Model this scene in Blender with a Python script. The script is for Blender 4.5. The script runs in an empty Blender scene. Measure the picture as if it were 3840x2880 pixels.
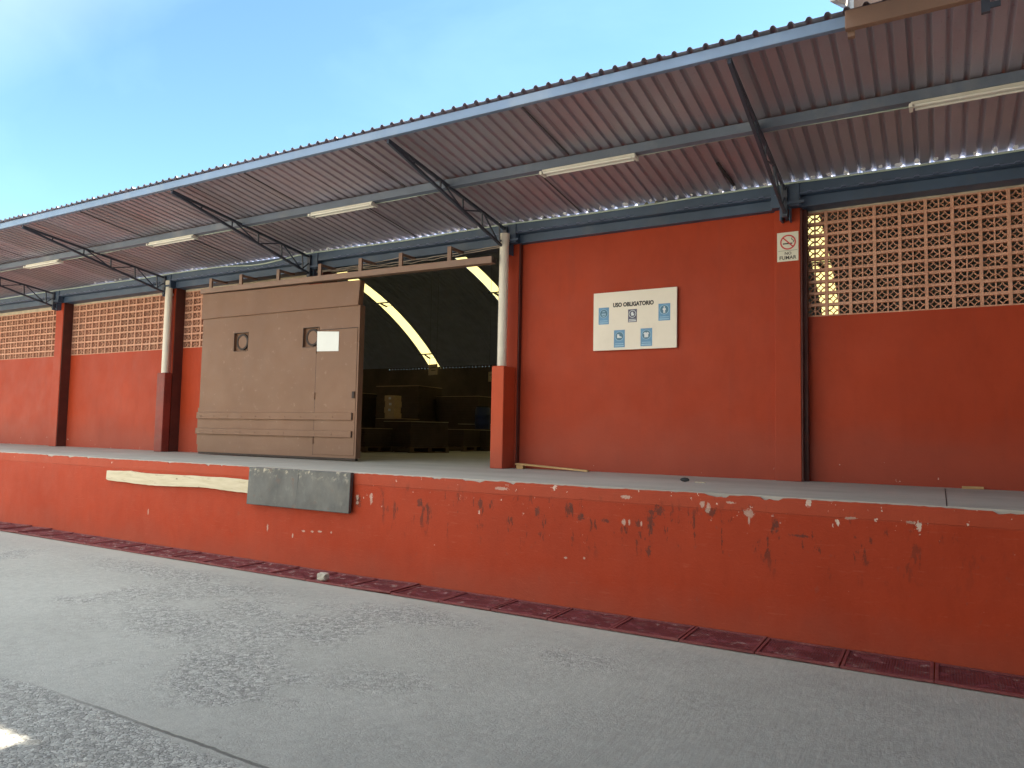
import bpy, bmesh, math, random
from mathutils import Vector, Matrix, Euler
random.seed(7)
sc = bpy.context.scene
COL = sc.collection
PI = math.pi
R_ = math.radians

# ------------------------------------------------------------------ helpers
class MB:
    def __init__(s): s.v = []; s.f = []; s.sm = []
    def add(s, vs, fs, smooth=False):
        o = len(s.v); s.v += [tuple(v) for v in vs]
        for f in fs: s.f.append(tuple(i + o for i in f)); s.sm.append(smooth)
    def box(s, x0, x1, y0, y1, z0, z1):
        s.add([(x0,y0,z0),(x1,y0,z0),(x1,y1,z0),(x0,y1,z0),(x0,y0,z1),(x1,y0,z1),(x1,y1,z1),(x0,y1,z1)],
              [(0,3,2,1),(4,5,6,7),(0,1,5,4),(1,2,6,5),(2,3,7,6),(3,0,4,7)])
        return s
    def hexa(s, p):   # 8 points in the order of box()
        s.add(p, [(0,3,2,1),(4,5,6,7),(0,1,5,4),(1,2,6,5),(2,3,7,6),(3,0,4,7)]); return s
    def bar(s, p, q, w, h, up=(0,0,1)):
        p = Vector(p); q = Vector(q); d = (q-p).normalized(); u = Vector(up)
        if abs(d.dot(u)) > .98: u = Vector((0,1,0))
        a = d.cross(u).normalized(); b = a.cross(d).normalized()
        vs = []
        for c in (p, q):
            for sx, sy in ((-1,-1),(1,-1),(1,1),(-1,1)): vs.append(c + a*sx*w/2 + b*sy*h/2)
        s.add(vs, [(0,1,2,3),(7,6,5,4),(0,4,5,1),(1,5,6,2),(2,6,7,3),(3,7,4,0)]); return s
    def tube(s, pts, r, n=10, cap=True):
        pts = [Vector(p) for p in pts]; rings = []
        for i, p in enumerate(pts):
            d = (pts[min(i+1,len(pts)-1)] - pts[max(i-1,0)]).normalized()
            u = Vector((0,0,1)) if abs(d.z) < .9 else Vector((0,1,0))
            a = d.cross(u).normalized(); b = a.cross(d)
            rr = r[i] if isinstance(r, (list,tuple)) else r
            rings.append([p + (a*math.cos(2*PI*k/n) + b*math.sin(2*PI*k/n))*rr for k in range(n)])
        vs = [v for rg in rings for v in rg]; fs = []
        for i in range(len(pts)-1):
            for k in range(n):
                k2 = (k+1) % n; fs.append((i*n+k, (i+1)*n+k, (i+1)*n+k2, i*n+k2))
        s.add(vs, fs, True)
        if cap: s.add(rings[0], [tuple(range(n))]); s.add(rings[-1], [tuple(range(n))[::-1]])
        return s
    def prism(s, poly, y0, y1):   # polygon in XZ, extruded along Y (front at y0)
        n = len(poly)
        vs = [(x,y0,z) for x,z in poly] + [(x,y1,z) for x,z in poly]
        fs = [tuple(range(n)), tuple(range(2*n-1, n-1, -1))]
        for i in range(n): j = (i+1) % n; fs.append((j, i, n+i, n+j))
        s.add(vs, fs); return s
    def disc(s, cx, cz, r, y0, y1, n=28, rz=None):
        return s.prism([(cx + r*math.cos(2*PI*k/n), cz + (rz or r)*math.sin(2*PI*k/n)) for k in range(n)], y0, y1)
    def ring(s, cx, cz, r0, r1, y0, y1, n=32, a0=0, a1=2*PI):
        full = abs(a1-a0-2*PI) < 1e-6
        for k in range(n):
            t0 = a0+(a1-a0)*k/n; t1 = a0+(a1-a0)*(k+1)/n
            q = [(cx+r*math.cos(t), cz+r*math.sin(t)) for r,t in ((r0,t0),(r1,t0),(r1,t1),(r0,t1))]
            vs = [(x,y0,z) for x,z in q] + [(x,y1,z) for x,z in q]
            fs = [(0,1,2,3),(7,6,5,4),(2,1,5,6),(0,3,7,4)]
            if not full and k == 0: fs.append((1,0,4,5))
            if not full and k == n-1: fs.append((3,2,6,7))
            s.add(vs, fs)
        return s
    def build(s, name, mat, parent=None, bevel=0, seg=2):
        o0 = Vector((0,0,0)); q = parent
        while q is not None: o0 += q.location; q = q.parent
        me = bpy.data.meshes.new(name)
        me.from_pydata([tuple(Vector(v)-o0) for v in s.v], [], s.f)
        me.polygons.foreach_set('use_smooth', s.sm); me.update()
        bm = bmesh.new(); bm.from_mesh(me); bmesh.ops.recalc_face_normals(bm, faces=bm.faces[:]); bm.to_mesh(me); bm.free()
        me.materials.append(mat)
        o = bpy.data.objects.new(name, me); COL.objects.link(o)
        if parent: o.parent = parent
        if bevel:
            b = o.modifiers.new('bevel','BEVEL'); b.width = bevel; b.segments = seg; b.limit_method = 'ANGLE'; b.angle_limit = R_(40)
        return o

def tag(o, label=None, cat=None, group=None, kind=None):
    if label: o['label'] = label
    if cat: o['category'] = cat
    if group: o['group'] = group
    if kind: o['kind'] = kind
    return o
def thing(name, loc, label, cat, group=None, rz=0):
    o = bpy.data.objects.new(name, None); COL.objects.link(o); o.location = loc; o.rotation_euler.z = rz
    o.empty_display_size = .2
    return tag(o, label, cat, group)
def children(o): return [c for c in bpy.data.objects if c.parent is o]
def copy_tree(o, parent=None):
    c = o.copy(); COL.objects.link(c)
    if parent is not None: c.parent = parent
    for ch in children(o): copy_tree(ch, c)
    return c
def text_mesh(txt, mat, parent, name, x0, x1, z0, z1, y, depth=.001, bold=0.0):
    cu = bpy.data.curves.new('t','FONT'); cu.body = txt; cu.size = 1; cu.extrude = 0; cu.offset = bold; cu.resolution_u = 3
    ob = bpy.data.objects.new('t', cu); COL.objects.link(ob)
    bpy.context.view_layer.update()
    dg = bpy.context.evaluated_depsgraph_get()
    me = bpy.data.meshes.new_from_object(ob.evaluated_get(dg))
    bpy.data.objects.remove(ob); bpy.data.curves.remove(cu)
    xs = [v.co.x for v in me.vertices]; ys = [v.co.y for v in me.vertices]
    ax, bx, ay, by = min(xs), max(xs), min(ys), max(ys)
    o0 = Vector((0,0,0)); q = parent
    while q is not None: o0 += q.location; q = q.parent
    for v in me.vertices:
        X = x0 + (v.co.x-ax)/(bx-ax)*(x1-x0); Z = z0 + (v.co.y-ay)/(by-ay)*(z1-z0)
        v.co = Vector((X, y, Z)) - o0
    me.name = name; me.materials.clear(); me.materials.append(mat)
    o = bpy.data.objects.new(name, me); COL.objects.link(o); o.parent = parent
    return o

# ------------------------------------------------------------------ materials
class G:
    def __init__(s, name):
        s.m = bpy.data.materials.new(name); s.m.use_nodes = True
        s.nt = s.m.node_tree; s.b = s.nt.nodes['Principled BSDF']; s.out = s.nt.nodes['Material Output']
        s.pos = s.nt.nodes.new('ShaderNodeNewGeometry').outputs['Position']
    def set(s, sock, v):
        if hasattr(v, 'links'): s.nt.links.new(v, sock)
        else: sock.default_value = v
    def n(s, typ, out=0, attrs=None, **inp):
        nd = s.nt.nodes.new(typ)
        for k, v in (attrs or {}).items(): setattr(nd, k, v)
        for k, v in inp.items(): s.set(nd.inputs[k], v)
        return nd.outputs[out]
    def vmul(s, v, k):
        nd = s.nt.nodes.new('ShaderNodeVectorMath'); nd.operation = 'MULTIPLY'
        s.set(nd.inputs[0], v); nd.inputs[1].default_value = k; return nd.outputs[0]
    def noise(s, scale, detail=4, rough=.55, vec=None, stretch=None, dist=0):
        v = s.pos if vec is None else vec
        if stretch: v = s.vmul(v, stretch)
        return s.n('ShaderNodeTexNoise', Vector=v, Scale=scale, Detail=detail, Roughness=rough, Distortion=dist)
    def vor(s, scale, feature='F1', stretch=None, out=0):
        v = s.pos if not stretch else s.vmul(s.pos, stretch)
        return s.n('ShaderNodeTexVoronoi', out, {'feature': feature}, Vector=v, Scale=scale)
    def math(s, op, a, b=0.0, clamp=False):
        nd = s.nt.nodes.new('ShaderNodeMath'); nd.operation = op; nd.use_clamp = clamp
        s.set(nd.inputs[0], a); s.set(nd.inputs[1], b); return nd.outputs[0]
    def rng(s, v, a, b, c=0.0, d=1.0):
        nd = s.nt.nodes.new('ShaderNodeMapRange'); nd.clamp = True
        s.set(nd.inputs[0], v)
        for i, x in enumerate((a,b,c,d)): nd.inputs[i+1].default_value = x
        return nd.outputs[0]
    def xyz(s, i):
        nd = s.nt.nodes.new('ShaderNodeSeparateXYZ'); s.nt.links.new(s.pos, nd.inputs[0]); return nd.outputs[i]
    def mix(s, f, a, b, mode='MIX'):
        nd = s.nt.nodes.new('ShaderNodeMix'); nd.data_type = 'RGBA'; nd.blend_type = mode
        s.set(nd.inputs[0], f)
        for i, c in ((6,a),(7,b)):
            s.set(nd.inputs[i], (*c,1) if isinstance(c, tuple) and len(c) == 3 else c)
        return nd.outputs[2]
    def spot(s, a, b, ca, cb, ra, rb, nz, amp=1.2, hi=1.15, lo=.55):
        da = s.math('MULTIPLY', s.math('SUBTRACT', a, ca), 1/ra); db = s.math('MULTIPLY', s.math('SUBTRACT', b, cb), 1/rb)
        d = s.math('SQRT', s.math('ADD', s.math('MULTIPLY', da, da), s.math('MULTIPLY', db, db)))
        d = s.math('ADD', d, s.math('MULTIPLY', s.math('SUBTRACT', nz, .5), amp))
        return s.rng(d, hi, lo)
    def bump(s, h, strength=.3, dist=.01, nrm=None):
        nd = s.nt.nodes.new('ShaderNodeBump'); nd.inputs['Strength'].default_value = strength; nd.inputs['Distance'].default_value = dist
        s.set(nd.inputs['Height'], h)
        if nrm is not None: s.nt.links.new(nrm, nd.inputs['Normal'])
        return nd.outputs[0]
    def done(s, col, rough=.6, metal=0.0, normal=None, spec=.5):
        s.set(s.b.inputs['Base Color'], (*col,1) if isinstance(col, tuple) and len(col) == 3 else col)
        s.set(s.b.inputs['Roughness'], rough); s.set(s.b.inputs['Metallic'], metal)
        s.b.inputs['Specular IOR Level'].default_value = spec
        if normal is not None: s.nt.links.new(normal, s.b.inputs['Normal'])
        return s.m

def plain(name, col, rough=.6, metal=0.0, var=.12, scale=3, bump=.15, bscale=60, spec=.5, dirt=None, dscale=2.5, damt=.5):
    g = G(name)
    n = g.noise(scale, 5, .6)
    c = g.mix(g.rng(n,.3,.7), tuple(x*(1-var) for x in col), tuple(min(1,x*(1+var)) for x in col))
    if dirt:
        c = g.mix(g.math('MULTIPLY', g.rng(g.noise(dscale, 7, .65, stretch=(1,1,.6)), .52,.72), damt), c, dirt)
    nb = g.bump(g.noise(bscale, 4, .6), bump, .004)
    return g.done(c, g.rng(g.noise(scale*2.3,4),.2,.8, max(0,rough-.12), min(1,rough+.12)), metal, nb, spec)

def red_paint(name, dock=False, base=(.39,.046,.0145)):
    g = G(name)
    Z = g.xyz(2); X = g.xyz(0)
    d = tuple(x*.9 for x in base); l = (base[0]*1.05, base[1]*1.1, base[2]*1.12)
    c = g.mix(g.rng(g.noise(.9,6,.62),.32,.68), d, l)
    c = g.mix(g.math('MULTIPLY', g.rng(g.noise(7,6,.7,stretch=(1,1,.35)),.45,.75),.25), c, tuple(x*.62 for x in base))
    h = g.noise(46,6,.7)
    if dock:
        # dusty rubbed band along the bottom and the capping strip at the top
        nz = g.math('ADD', Z, g.rng(g.noise(2.2,5,.6),0,1,-.28,.28))
        c = g.mix(g.math('MULTIPLY', g.rng(nz,.36,.0),.26), c, (.24,.10,.075))
        c = g.mix(g.math('MULTIPLY', g.rng(Z,.985,1.0),.13), c, (.50,.17,.11))
        zone = g.math('MULTIPLY', g.rng(X,-7.0,-4.6), g.rng(X,4.5,-.5))
        # chipped spots: density grows towards the edge of the dock
        dens = g.math('ADD', g.math('MULTIPLY', g.rng(Z,.55,1.12), .078), g.math('MULTIPLY', zone, .045))
        chipn = g.noise(10.5,6,.62,stretch=(1,1,.75))
        clus = g.math('MULTIPLY', g.rng(g.noise(1.7,4,.6),.5,.68), .07)
        chip = g.math('MAXIMUM', g.rng(g.math('ADD', chipn, dens), .768,.780), g.rng(g.math('ADD', g.math('ADD', g.noise(26,6,.65,stretch=(1,1,.6)), dens), clus), .80,.815))
        c2 = g.mix(g.rng(g.noise(30,3),.4,.6), (.60,.50,.42), (.66,.40,.33))
        # dark scrapes (bare concrete / tyre rubber), vertical, in the truck zone
        sz = g.math('MULTIPLY', g.math('MULTIPLY', g.rng(Z,.45,.72), g.rng(Z,1.08,.9)), g.math('MULTIPLY', g.rng(X,-5.6,-4.9), g.rng(X,.5,-.6)))
        scr = g.math('MULTIPLY', g.rng(g.noise(8.5,7,.7,stretch=(1.6,1,.5)),.575,.615), sz)
        c = g.mix(g.math('MULTIPLY', scr,.75), c, (.075,.026,.018))
        mz = g.noise(52,6,.72,stretch=(1,1,.7))
        dk_ = 0.0
        for (cx, cz, rx, rz) in ((-2.182,.85,.030,.11),(-2.20,.60,.024,.055),(-2.11,.955,.045,.05),(-2.30,.83,.03,.03),(-4.685,.85,.035,.05),(-3.937,.89,.03,.055),(-5.54,.825,.05,.07),(-2.85,.84,.04,.035),(-2.6,.83,.04,.02),(-1.14,.90,.02,.06),(-.97,.835,.075,.012),(-1.66,.97,.05,.035),(-3.3,.86,.03,.05),(-2.95,.93,.02,.05)):
            dk_ = g.math('MAXIMUM', dk_, g.spot(X, Z, cx, cz, rx, rz, mz, 4.2, .92, .70))
        c = g.mix(g.math('MULTIPLY', dk_,.72), c, (.075,.032,.025))
        lt_ = 0.0
        for (cx, cz, rx, rz) in ((-3.70,1.055,.075,.016),(-5.54,.86,.022,.03),(-5.535,.80,.02,.02),(-5.343,.865,.022,.06),(-6.34,.426,.03,.012),(-6.2,.43,.02,.012),(-6.08,.44,.035,.011),(-5.91,.446,.015,.012),(-6.93,.415,.014,.04),(-6.51,.353,.010,.03),(-2.43,.83,.018,.03),(-2.38,.832,.012,.025),(-2.27,.83,.010,.022),(-1.683,1.0,.020,.045),(-1.352,.985,.040,.035),(-1.352,.93,.008,.05),(-1.73,1.03,.02,.03),(-2.41,1.05,.05,.018),(-3.0,.46,.018,.012),(-2.81,.474,.012,.010),(-9.24,.444,.010,.035),(-1.5,1.06,.04,.010),(-.6,1.0,.05,.010),(-.2,1.0,.03,.010)):
            lt_ = g.math('MAXIMUM', lt_, g.spot(X, Z, cx, cz, rx, rz, mz, 3.4, .98, .84))
        c = g.mix(g.math('MULTIPLY', lt_,.62), c, g.mix(g.rng(mz,.4,.62), (.52,.38,.31), (.60,.55,.48)))
        hl = g.rng(g.noise(11,6,.7,stretch=(.5,1,4)),.60,.70)
        c = g.mix(g.math('MULTIPLY', hl,.22), c, (.47,.13,.08))
        fl = g.rng(g.noise(17,5,.6,stretch=(1,1,.6)), .655,.675)
        c = g.mix(g.math('MULTIPLY', fl,.5), c, (.27,.052,.03))
        c = g.mix(chip, c, c2)
        hh = g.math('SUBTRACT', h, g.math('MULTIPLY', chip, 1.6))
        hh = g.math('ADD', hh, g.math('MULTIPLY', g.noise(5,6,.6), 1.3))
        nb = g.bump(hh, .5, .006)
        return g.done(c, g.rng(g.noise(5,4),.2,.8,.5,.72), 0, nb, .2)
    nz = g.math('ADD', Z, g.rng(g.noise(1.1,6,.6,stretch=(.6,1,1.6)),0,1,-.42,.42))
    c = g.mix(g.math('MULTIPLY', g.rng(nz,1.85,1.4),.22), c, (.21,.10,.085))
    c = g.mix(g.math('MULTIPLY', g.rng(Z,1.42,1.2),.25), c, (.24,.05,.035))
    low = g.math('MULTIPLY', g.rng(Z,1.55,1.16), .10)
    chip = g.rng(g.math('ADD', g.noise(13,6,.6), low), .77,.785)
    c = g.mix(chip, c, (.58,.40,.33))
    # run-off streaks
    st = g.rng(g.noise(5,5,.6,stretch=(2.2,1,.09)),.56,.74)
    c = g.mix(g.math('MULTIPLY', st,.16), c, (.20,.045,.03))
    nb = g.bump(g.math('ADD', h, g.math('MULTIPLY', g.noise(9,5),1.2)), .28, .005)
    return g.done(c, g.rng(g.noise(3,4),.2,.8,.46,.66), 0, nb, .2)

M = {}
M['wall'] = red_paint('red_wall_paint')
M['dock'] = red_paint('red_dock_paint', True, (.375,.043,.0138))
M['edge'] = plain('dark_brown_edge', (.085,.018,.012), .6, var=.25)  # dark brown for the strips beside the pilasters
M['maroon'] = plain('old_maroon_paint', (.20,.028,.017), .6, var=.25, dirt=(.25,.06,.04))
M['casing'] = red_paint('casing_paint', base=(.50,.075,.028))

def terracotta():
    g = G('terracotta_block')
    c = g.mix(g.rng(g.noise(4.3,4,.6),.3,.7), (.53,.265,.175), (.66,.36,.25))
    c = g.mix(g.math('MULTIPLY', g.rng(g.noise(1.4,5),.5,.75),.3), c, (.52,.34,.24))
    return g.done(c, .8, 0, g.bump(g.noise(90,3),.25,.003), .3)
M['terra'] = terracotta()
M['mortar'] = plain('cement_render', (.50,.42,.31), .9, var=.2, scale=8, bump=.5, bscale=30)
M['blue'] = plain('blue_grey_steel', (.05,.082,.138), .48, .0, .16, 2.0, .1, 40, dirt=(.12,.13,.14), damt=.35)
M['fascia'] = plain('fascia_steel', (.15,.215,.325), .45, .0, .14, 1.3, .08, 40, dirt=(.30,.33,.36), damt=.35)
M['purlin'] = plain('purlin_steel', (.125,.155,.21), .5, .0, .18, 1.6, .1, 40, dirt=(.28,.28,.28), damt=.4)
M['truss'] = plain('truss_paint', (.042,.050,.072), .5, .0, .2, 4, .1, 40)
M['brownsteel'] = plain('brown_steel', (.23,.135,.095), .5, 0, .12, 2.0, .1, 40, dirt=(.17,.12,.095), damt=.4)
M['brownend'] = plain('dark_end', (.03,.016,.012), .7)

def door_mat():
    g = G('brown_door_paint')
    Z = g.xyz(2)
    c = g.mix(g.rng(g.noise(.8,6,.6),.32,.68), (.180,.091,.053), (.212,.110,.066))
    c = g.mix(g.math('MULTIPLY', g.rng(g.noise(3.2,6,.66,stretch=(1,1,.4)),.48,.75),.3), c, (.175,.10,.070))
    c = g.mix(g.math('MULTIPLY', g.rng(g.noise(12,5,.6),.62,.72),.35), c, (.33,.22,.16))
    nz = g.math('ADD', Z, g.rng(g.noise(2.4,4),0,1,-.2,.2))
    c = g.mix(g.math('MULTIPLY', g.rng(nz,1.85,1.25),.35), c, (.155,.095,.072))
    h = g.math('ADD', g.math('MULTIPLY', g.noise(1.7,3,.5),2.5), g.math('MULTIPLY', g.noise(60,3),.12))
    return g.done(c, g.rng(g.noise(4,4),.2,.8,.40,.6), 0, g.bump(h,.22,.02), .32)
M['door'] = door_mat()

def roof_mat(name, base, metal=.35, dark=False):
    g = G(name)
    X = g.xyz(0)
    sid = g.math('FLOOR', g.math('DIVIDE', X, .924))
    wn = g.n('ShaderNodeTexWhiteNoise', 0, {'noise_dimensions':'1D'}, W=sid)
    c = g.mix(wn, tuple(x*.86 for x in base), (base[0]*1.16, base[1]*1.10, base[2]*1.14))
    c = g.mix(g.math('MULTIPLY', g.rng(g.noise(2.2,6,.65,stretch=(1.2,.35,1)),.42,.72),.45), c, (base[0]*.72, base[1]*.62, base[2]*.6))
    c = g.mix(g.math('MULTIPLY', g.rng(g.noise(26,4,.6),.64,.70),.30), c, (base[0]*.5, base[1]*.42, base[2]*.4))
    return g.done(c, g.rng(g.noise(5,4,.6,stretch=(1,.3,1)),.3,.7,.30,.48), metal, g.bump(g.noise(30,3),.1,.004), .5)
M['roof'] = roof_mat('corrugated_sheet', (.40,.375,.42), .5)
M['rooftop'] = plain('darkened_roof_top', (.028,.027,.027), .8, var=.3)  # top face darkened so sun on the ribs does not glare
M['vault'] = plain('dark_vault_sheet', (.22,.255,.40), .6, .0, .15)
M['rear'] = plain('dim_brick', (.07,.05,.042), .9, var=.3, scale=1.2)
M['galv'] = plain('galvanised', (.62,.62,.60), .4, .4, .15)

def ground_mat():
    g = G('yard_concrete')
    X = g.xyz(0); Y = g.xyz(1)
    c = g.mix(g.rng(g.noise(.55,7,.62),.3,.7), (.43,.425,.395), (.55,.545,.51))
    c = g.mix(g.math('MULTIPLY', g.rng(g.noise(2.6,7,.68,stretch=(1,.8,1)),.42,.7),.25), c, (.29,.288,.265))
    # worn patches where the aggregate shows
    pn = g.math('ADD', g.noise(.62,5,.6), g.math('MULTIPLY', g.rng(g.noise(6,3),0,1,-.5,.5),.14))
    rough_far = g.math('MULTIPLY', g.rng(Y,-5.93,-6.02), g.rng(X,-1.2,-3.6))
    right = g.rng(X,-1.0,-3.2,0,.12)
    pm = g.rng(g.math('ADD', g.math('ADD', pn, right), g.math('MULTIPLY', rough_far,.22)), .64,.74)
    pnz = g.noise(2.6,6,.65)
    for (cx, cy, rx, ry) in ((-7.3,-3.35,1.6,.36),(-5.2,-4.55,1.25,.50),(-4.1,-3.35,.85,.34),(-3.15,-4.72,.45,.28),(-2.35,-3.6,.5,.28),(-6.2,-3.5,.9,.3)):
        pm = g.math('MAXIMUM', pm, g.math('MULTIPLY', g.spot(X, Y, cx, cy, rx, ry, pnz, 2.6, 1.25, .3), 1.0 if rx > .6 else .7))
    pm = g.math('MAXIMUM', pm, g.rng(g.noise(1.6,5,.6),.3,.7,.04,.34))
    edge = g.rng(Y,-2.86,-3.06)
    pm = g.math('MULTIPLY', pm, edge)
    dv = g.nt.nodes.new('ShaderNodeVectorMath'); dv.operation = 'MULTIPLY_ADD'
    nzc = g.n('ShaderNodeTexNoise', 1, Vector=g.pos, Scale=24.0, Detail=4.0)
    g.nt.links.new(nzc, dv.inputs[0]); dv.inputs[1].default_value = (.045,.045,0); g.nt.links.new(g.pos, dv.inputs[2])
    pv = dv.outputs[0]
    v2 = g.n('ShaderNodeTexVoronoi', 0, {'feature':'DISTANCE_TO_EDGE'}, Vector=pv, Scale=44.0)
    cellcol = g.n('ShaderNodeTexVoronoi', 1, {'feature':'F1'}, Vector=pv, Scale=44.0)
    bw = g.n('ShaderNodeRGBToBW', Color=cellcol)
    peb = g.mix(g.rng(bw,.2,.8), (.35,.348,.333), (.70,.695,.665))
    pit = g.math('MULTIPLY', g.rng(v2,.13,.02), g.rng(g.noise(17,4,.6),.40,.56))
    pit = g.math('MAXIMUM', pit, g.rng(g.noise(52,4,.65),.585,.66))
    peb = g.mix(g.math('MULTIPLY', pit,.88), peb, (.085,.087,.09))
    c = g.mix(g.math('MULTIPLY', pm,.92), c, peb)
    fine = g.noise(95,5,.75)
    mott = g.noise(13,7,.72)
    c = g.mix(g.math('MULTIPLY', g.rng(mott,.45,.72),.28), c, (.20,.198,.185))
    c = g.mix(g.math('MULTIPLY', g.rng(mott,.46,.28),.22), c, (.47,.465,.435))
    c = g.mix(g.rng(fine,.3,.72,0,.45), c, (.165,.164,.155))
    # isolated dark specks
    sp = g.rng(g.noise(15,3,.5),.74,.77)
    c = g.mix(g.math('MULTIPLY', sp,.6), c, (.10,.10,.095))
    # lighter finishing strip next to the drain
    c = g.mix(g.math('MULTIPLY', g.rng(g.math('ADD',Y,g.rng(g.noise(5,4),0,1,-.06,.06)),-3.02,-2.86),.55), c, (.43,.415,.375))
    # saw-cut joint running along the yard
    jy = g.math('ADD', Y, g.math('ADD', g.rng(g.noise(1.3,3),0,1,-.03,.03), g.rng(g.noise(14,3),0,1,-.009,.009)))
    jd = g.math('ABSOLUTE', g.math('ADD', jy, 5.95))
    jm = g.math('MULTIPLY', g.math('MULTIPLY', g.rng(jd,.016,.006), g.rng(g.noise(1.0,3),.35,.5,.35,1)), g.rng(X,-4.9,-3.7,.0,.75))
    c = g.mix(jm, c, (.055,.056,.055))
    # broom finish on the right, running towards the dock
    br = g.noise(9,6,.7,stretch=(5,.8,1))
    bm_ = g.math('MULTIPLY', g.rng(X,-3.2,-1.6), g.rng(br,.3,.7,-.5,.5))
    c = g.mix(g.math('MULTIPLY', g.rng(bm_,-.3,.5),.32), c, (.22,.21,.18))
    stain = g.rng(g.noise(.8,5,.6,stretch=(.5,1.3,1)),.55,.7)
    c = g.mix(g.math('MULTIPLY', stain,.22), c, (.26,.255,.235))
    h = g.math('ADD', g.math('MULTIPLY', g.math('MULTIPLY', g.rng(v2,0,.2), pm), 1.2), g.math('MULTIPLY', fine,.45))
    h = g.math('ADD', h, g.math('MULTIPLY', bm_,.55))
    h = g.math('SUBTRACT', h, g.math('MULTIPLY', jm, 2.0))
    return g.done(c, .82, 0, g.bump(h,.55,.008), .35)
M['ground'] = ground_mat()

def deck_mat():
    g = G('deck_concrete')
    c = g.mix(g.rng(g.noise(1.1,7,.62,stretch=(.5,1.4,1)),.3,.7), (.36,.35,.32), (.48,.465,.43))
    c = g.mix(g.math('MULTIPLY', g.rng(g.noise(3,6,.65,stretch=(.35,1.6,1)),.52,.75),.4), c, (.24,.225,.2))
    c = g.mix(g.math('MULTIPLY', g.rng(g.noise(40,3),.55,.75),.2), c, (.2,.2,.19))
    return g.done(c, .7, 0, g.bump(g.noise(60,4),.3,.003), .4)
M['deck'] = deck_mat()

def plate_mat():
    g = G('worn_steel_plate')
    c = g.mix(g.rng(g.noise(2.6,7,.66,stretch=(1,1,.7)),.32,.68), (.062,.065,.069), (.12,.125,.13))
    c = g.mix(g.math('MULTIPLY', g.rng(g.noise(9,6,.7,stretch=(1,1,.6)),.58,.72),.32), c, (.24,.24,.23))
    Z = g.xyz(2)
    top = g.math('MULTIPLY', g.rng(Z,1.0,1.11), g.rng(g.noise(16,6,.66),.54,.66))
    c = g.mix(top, c, (.38,.35,.29))
    c = g.mix(g.math('MULTIPLY', g.rng(g.noise(5,5),.62,.7),.5), c, (.14,.075,.055))
    return g.done(c, g.rng(g.noise(6,4),.2,.8,.38,.62), .45, g.bump(g.noise(22,5,.65),.3,.004), .5)
M['plate'] = plate_mat()

def wood_mat(name, a, b, dark, ax=(1,8,8)):
    g = G(name)
    c = g.mix(g.rng(g.noise(3.2,6,.6,stretch=ax),.3,.7), a, b)
    c = g.mix(g.math('MULTIPLY', g.rng(g.noise(5,6,.7,stretch=(.7,5,5)),.58,.68),.6), c, dark)
    k = g.rng(g.vor(2.6,'F1',(1,1,2.4)),.07,.03)
    c = g.mix(g.math('MULTIPLY', k,.8), c, tuple(x*.5 for x in dark))
    return g.done(c, .75, 0, g.bump(g.noise(9,5,.6,stretch=(.6,6,6)),.4,.004), .35)
M['plank'] = wood_mat('weathered_pale_wood', (.52,.45,.31), (.64,.57,.43), (.30,.21,.14))
M['pallet'] = wood_mat('raw_pallet_wood', (.42,.26,.11), (.56,.37,.18), (.26,.15,.06))
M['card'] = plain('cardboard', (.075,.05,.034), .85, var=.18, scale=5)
M['darkpallet'] = plain('darkened_pallet_wood', (.14,.09,.05), .85, var=.2)  # interior gloom put into the pallet wood colour
M['card2'] = plain('light_cardboard', (.48,.35,.22), .85, var=.12, scale=5)
M['pvc'] = plain('cream_pvc', (.74,.67,.56), .42, var=.07, scale=2, dirt=(.42,.37,.30), damt=.35)
M['lampbody'] = plain('cream_enamel', (.72,.70,.62), .45, var=.08, dirt=(.45,.40,.30), damt=.4)
M['tube'] = plain('unlit_tube_glass', (.78,.76,.68), .2, var=.04)
M['white'] = plain('white_paper', (.78,.79,.76), .6, var=.03, bump=.05)
M['board'] = plain('cream_board', (.82,.74,.62), .5, var=.04, scale=2, bump=.03, dirt=(.60,.53,.43), damt=.4)
M['signwhite'] = plain('sign_white', (.70,.66,.53), .45, var=.04, bump=.03)
M['ink'] = plain('dark_ink', (.045,.035,.03), .6)
M['signred'] = plain('sign_red', (.58,.055,.05), .5)
M['sblue'] = plain('sticker_blue', (.10,.27,.47), .4, var=.12, scale=12, bump=0)
M['sblue2'] = plain('sticker_light_blue', (.26,.45,.60), .4, var=.1, scale=14, bump=0)
M['sdeep'] = plain('sticker_deep_blue', (.045,.16,.25), .4, var=.1, scale=14, bump=0)
M['snavy'] = plain('sticker_navy', (.07,.065,.12), .4, var=.1, scale=14, bump=0)
M['swhite'] = plain('sticker_white', (.66,.70,.72), .4, var=.05, scale=14, bump=0)
M['hangsign'] = plain('tan_board', (.47,.38,.25), .7, var=.1)
M['bluedrum'] = plain('blue_plastic', (.012,.03,.12), .4)
M['porcelain'] = plain('porcelain', (.75,.74,.72), .25)
M['stone'] = plain('pale_stone', (.45,.42,.36), .9, var=.25, scale=20, bump=.6, bscale=40)
M['conduit'] = plain('pale_green_conduit', (.40,.47,.40), .45, var=.1)
M['cable'] = plain('pale_cable', (.36,.30,.25), .6)
M['paleface'] = plain('pale_bounce_wall', (.66,.60,.48), .85, var=.1, scale=.6)  # pale face of the added building, for bounce light
M['edgelap'] = plain('lap_shadow_gap', (.05,.042,.045), .7)
M['ventdark'] = plain('vent_edge_paint', (.062,.036,.026), .6)
M['black'] = plain('black_rubber', (.018,.018,.02), .7)
M['whitemetal'] = plain('white_metal', (.72,.72,.70), .5, var=.08)

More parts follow.
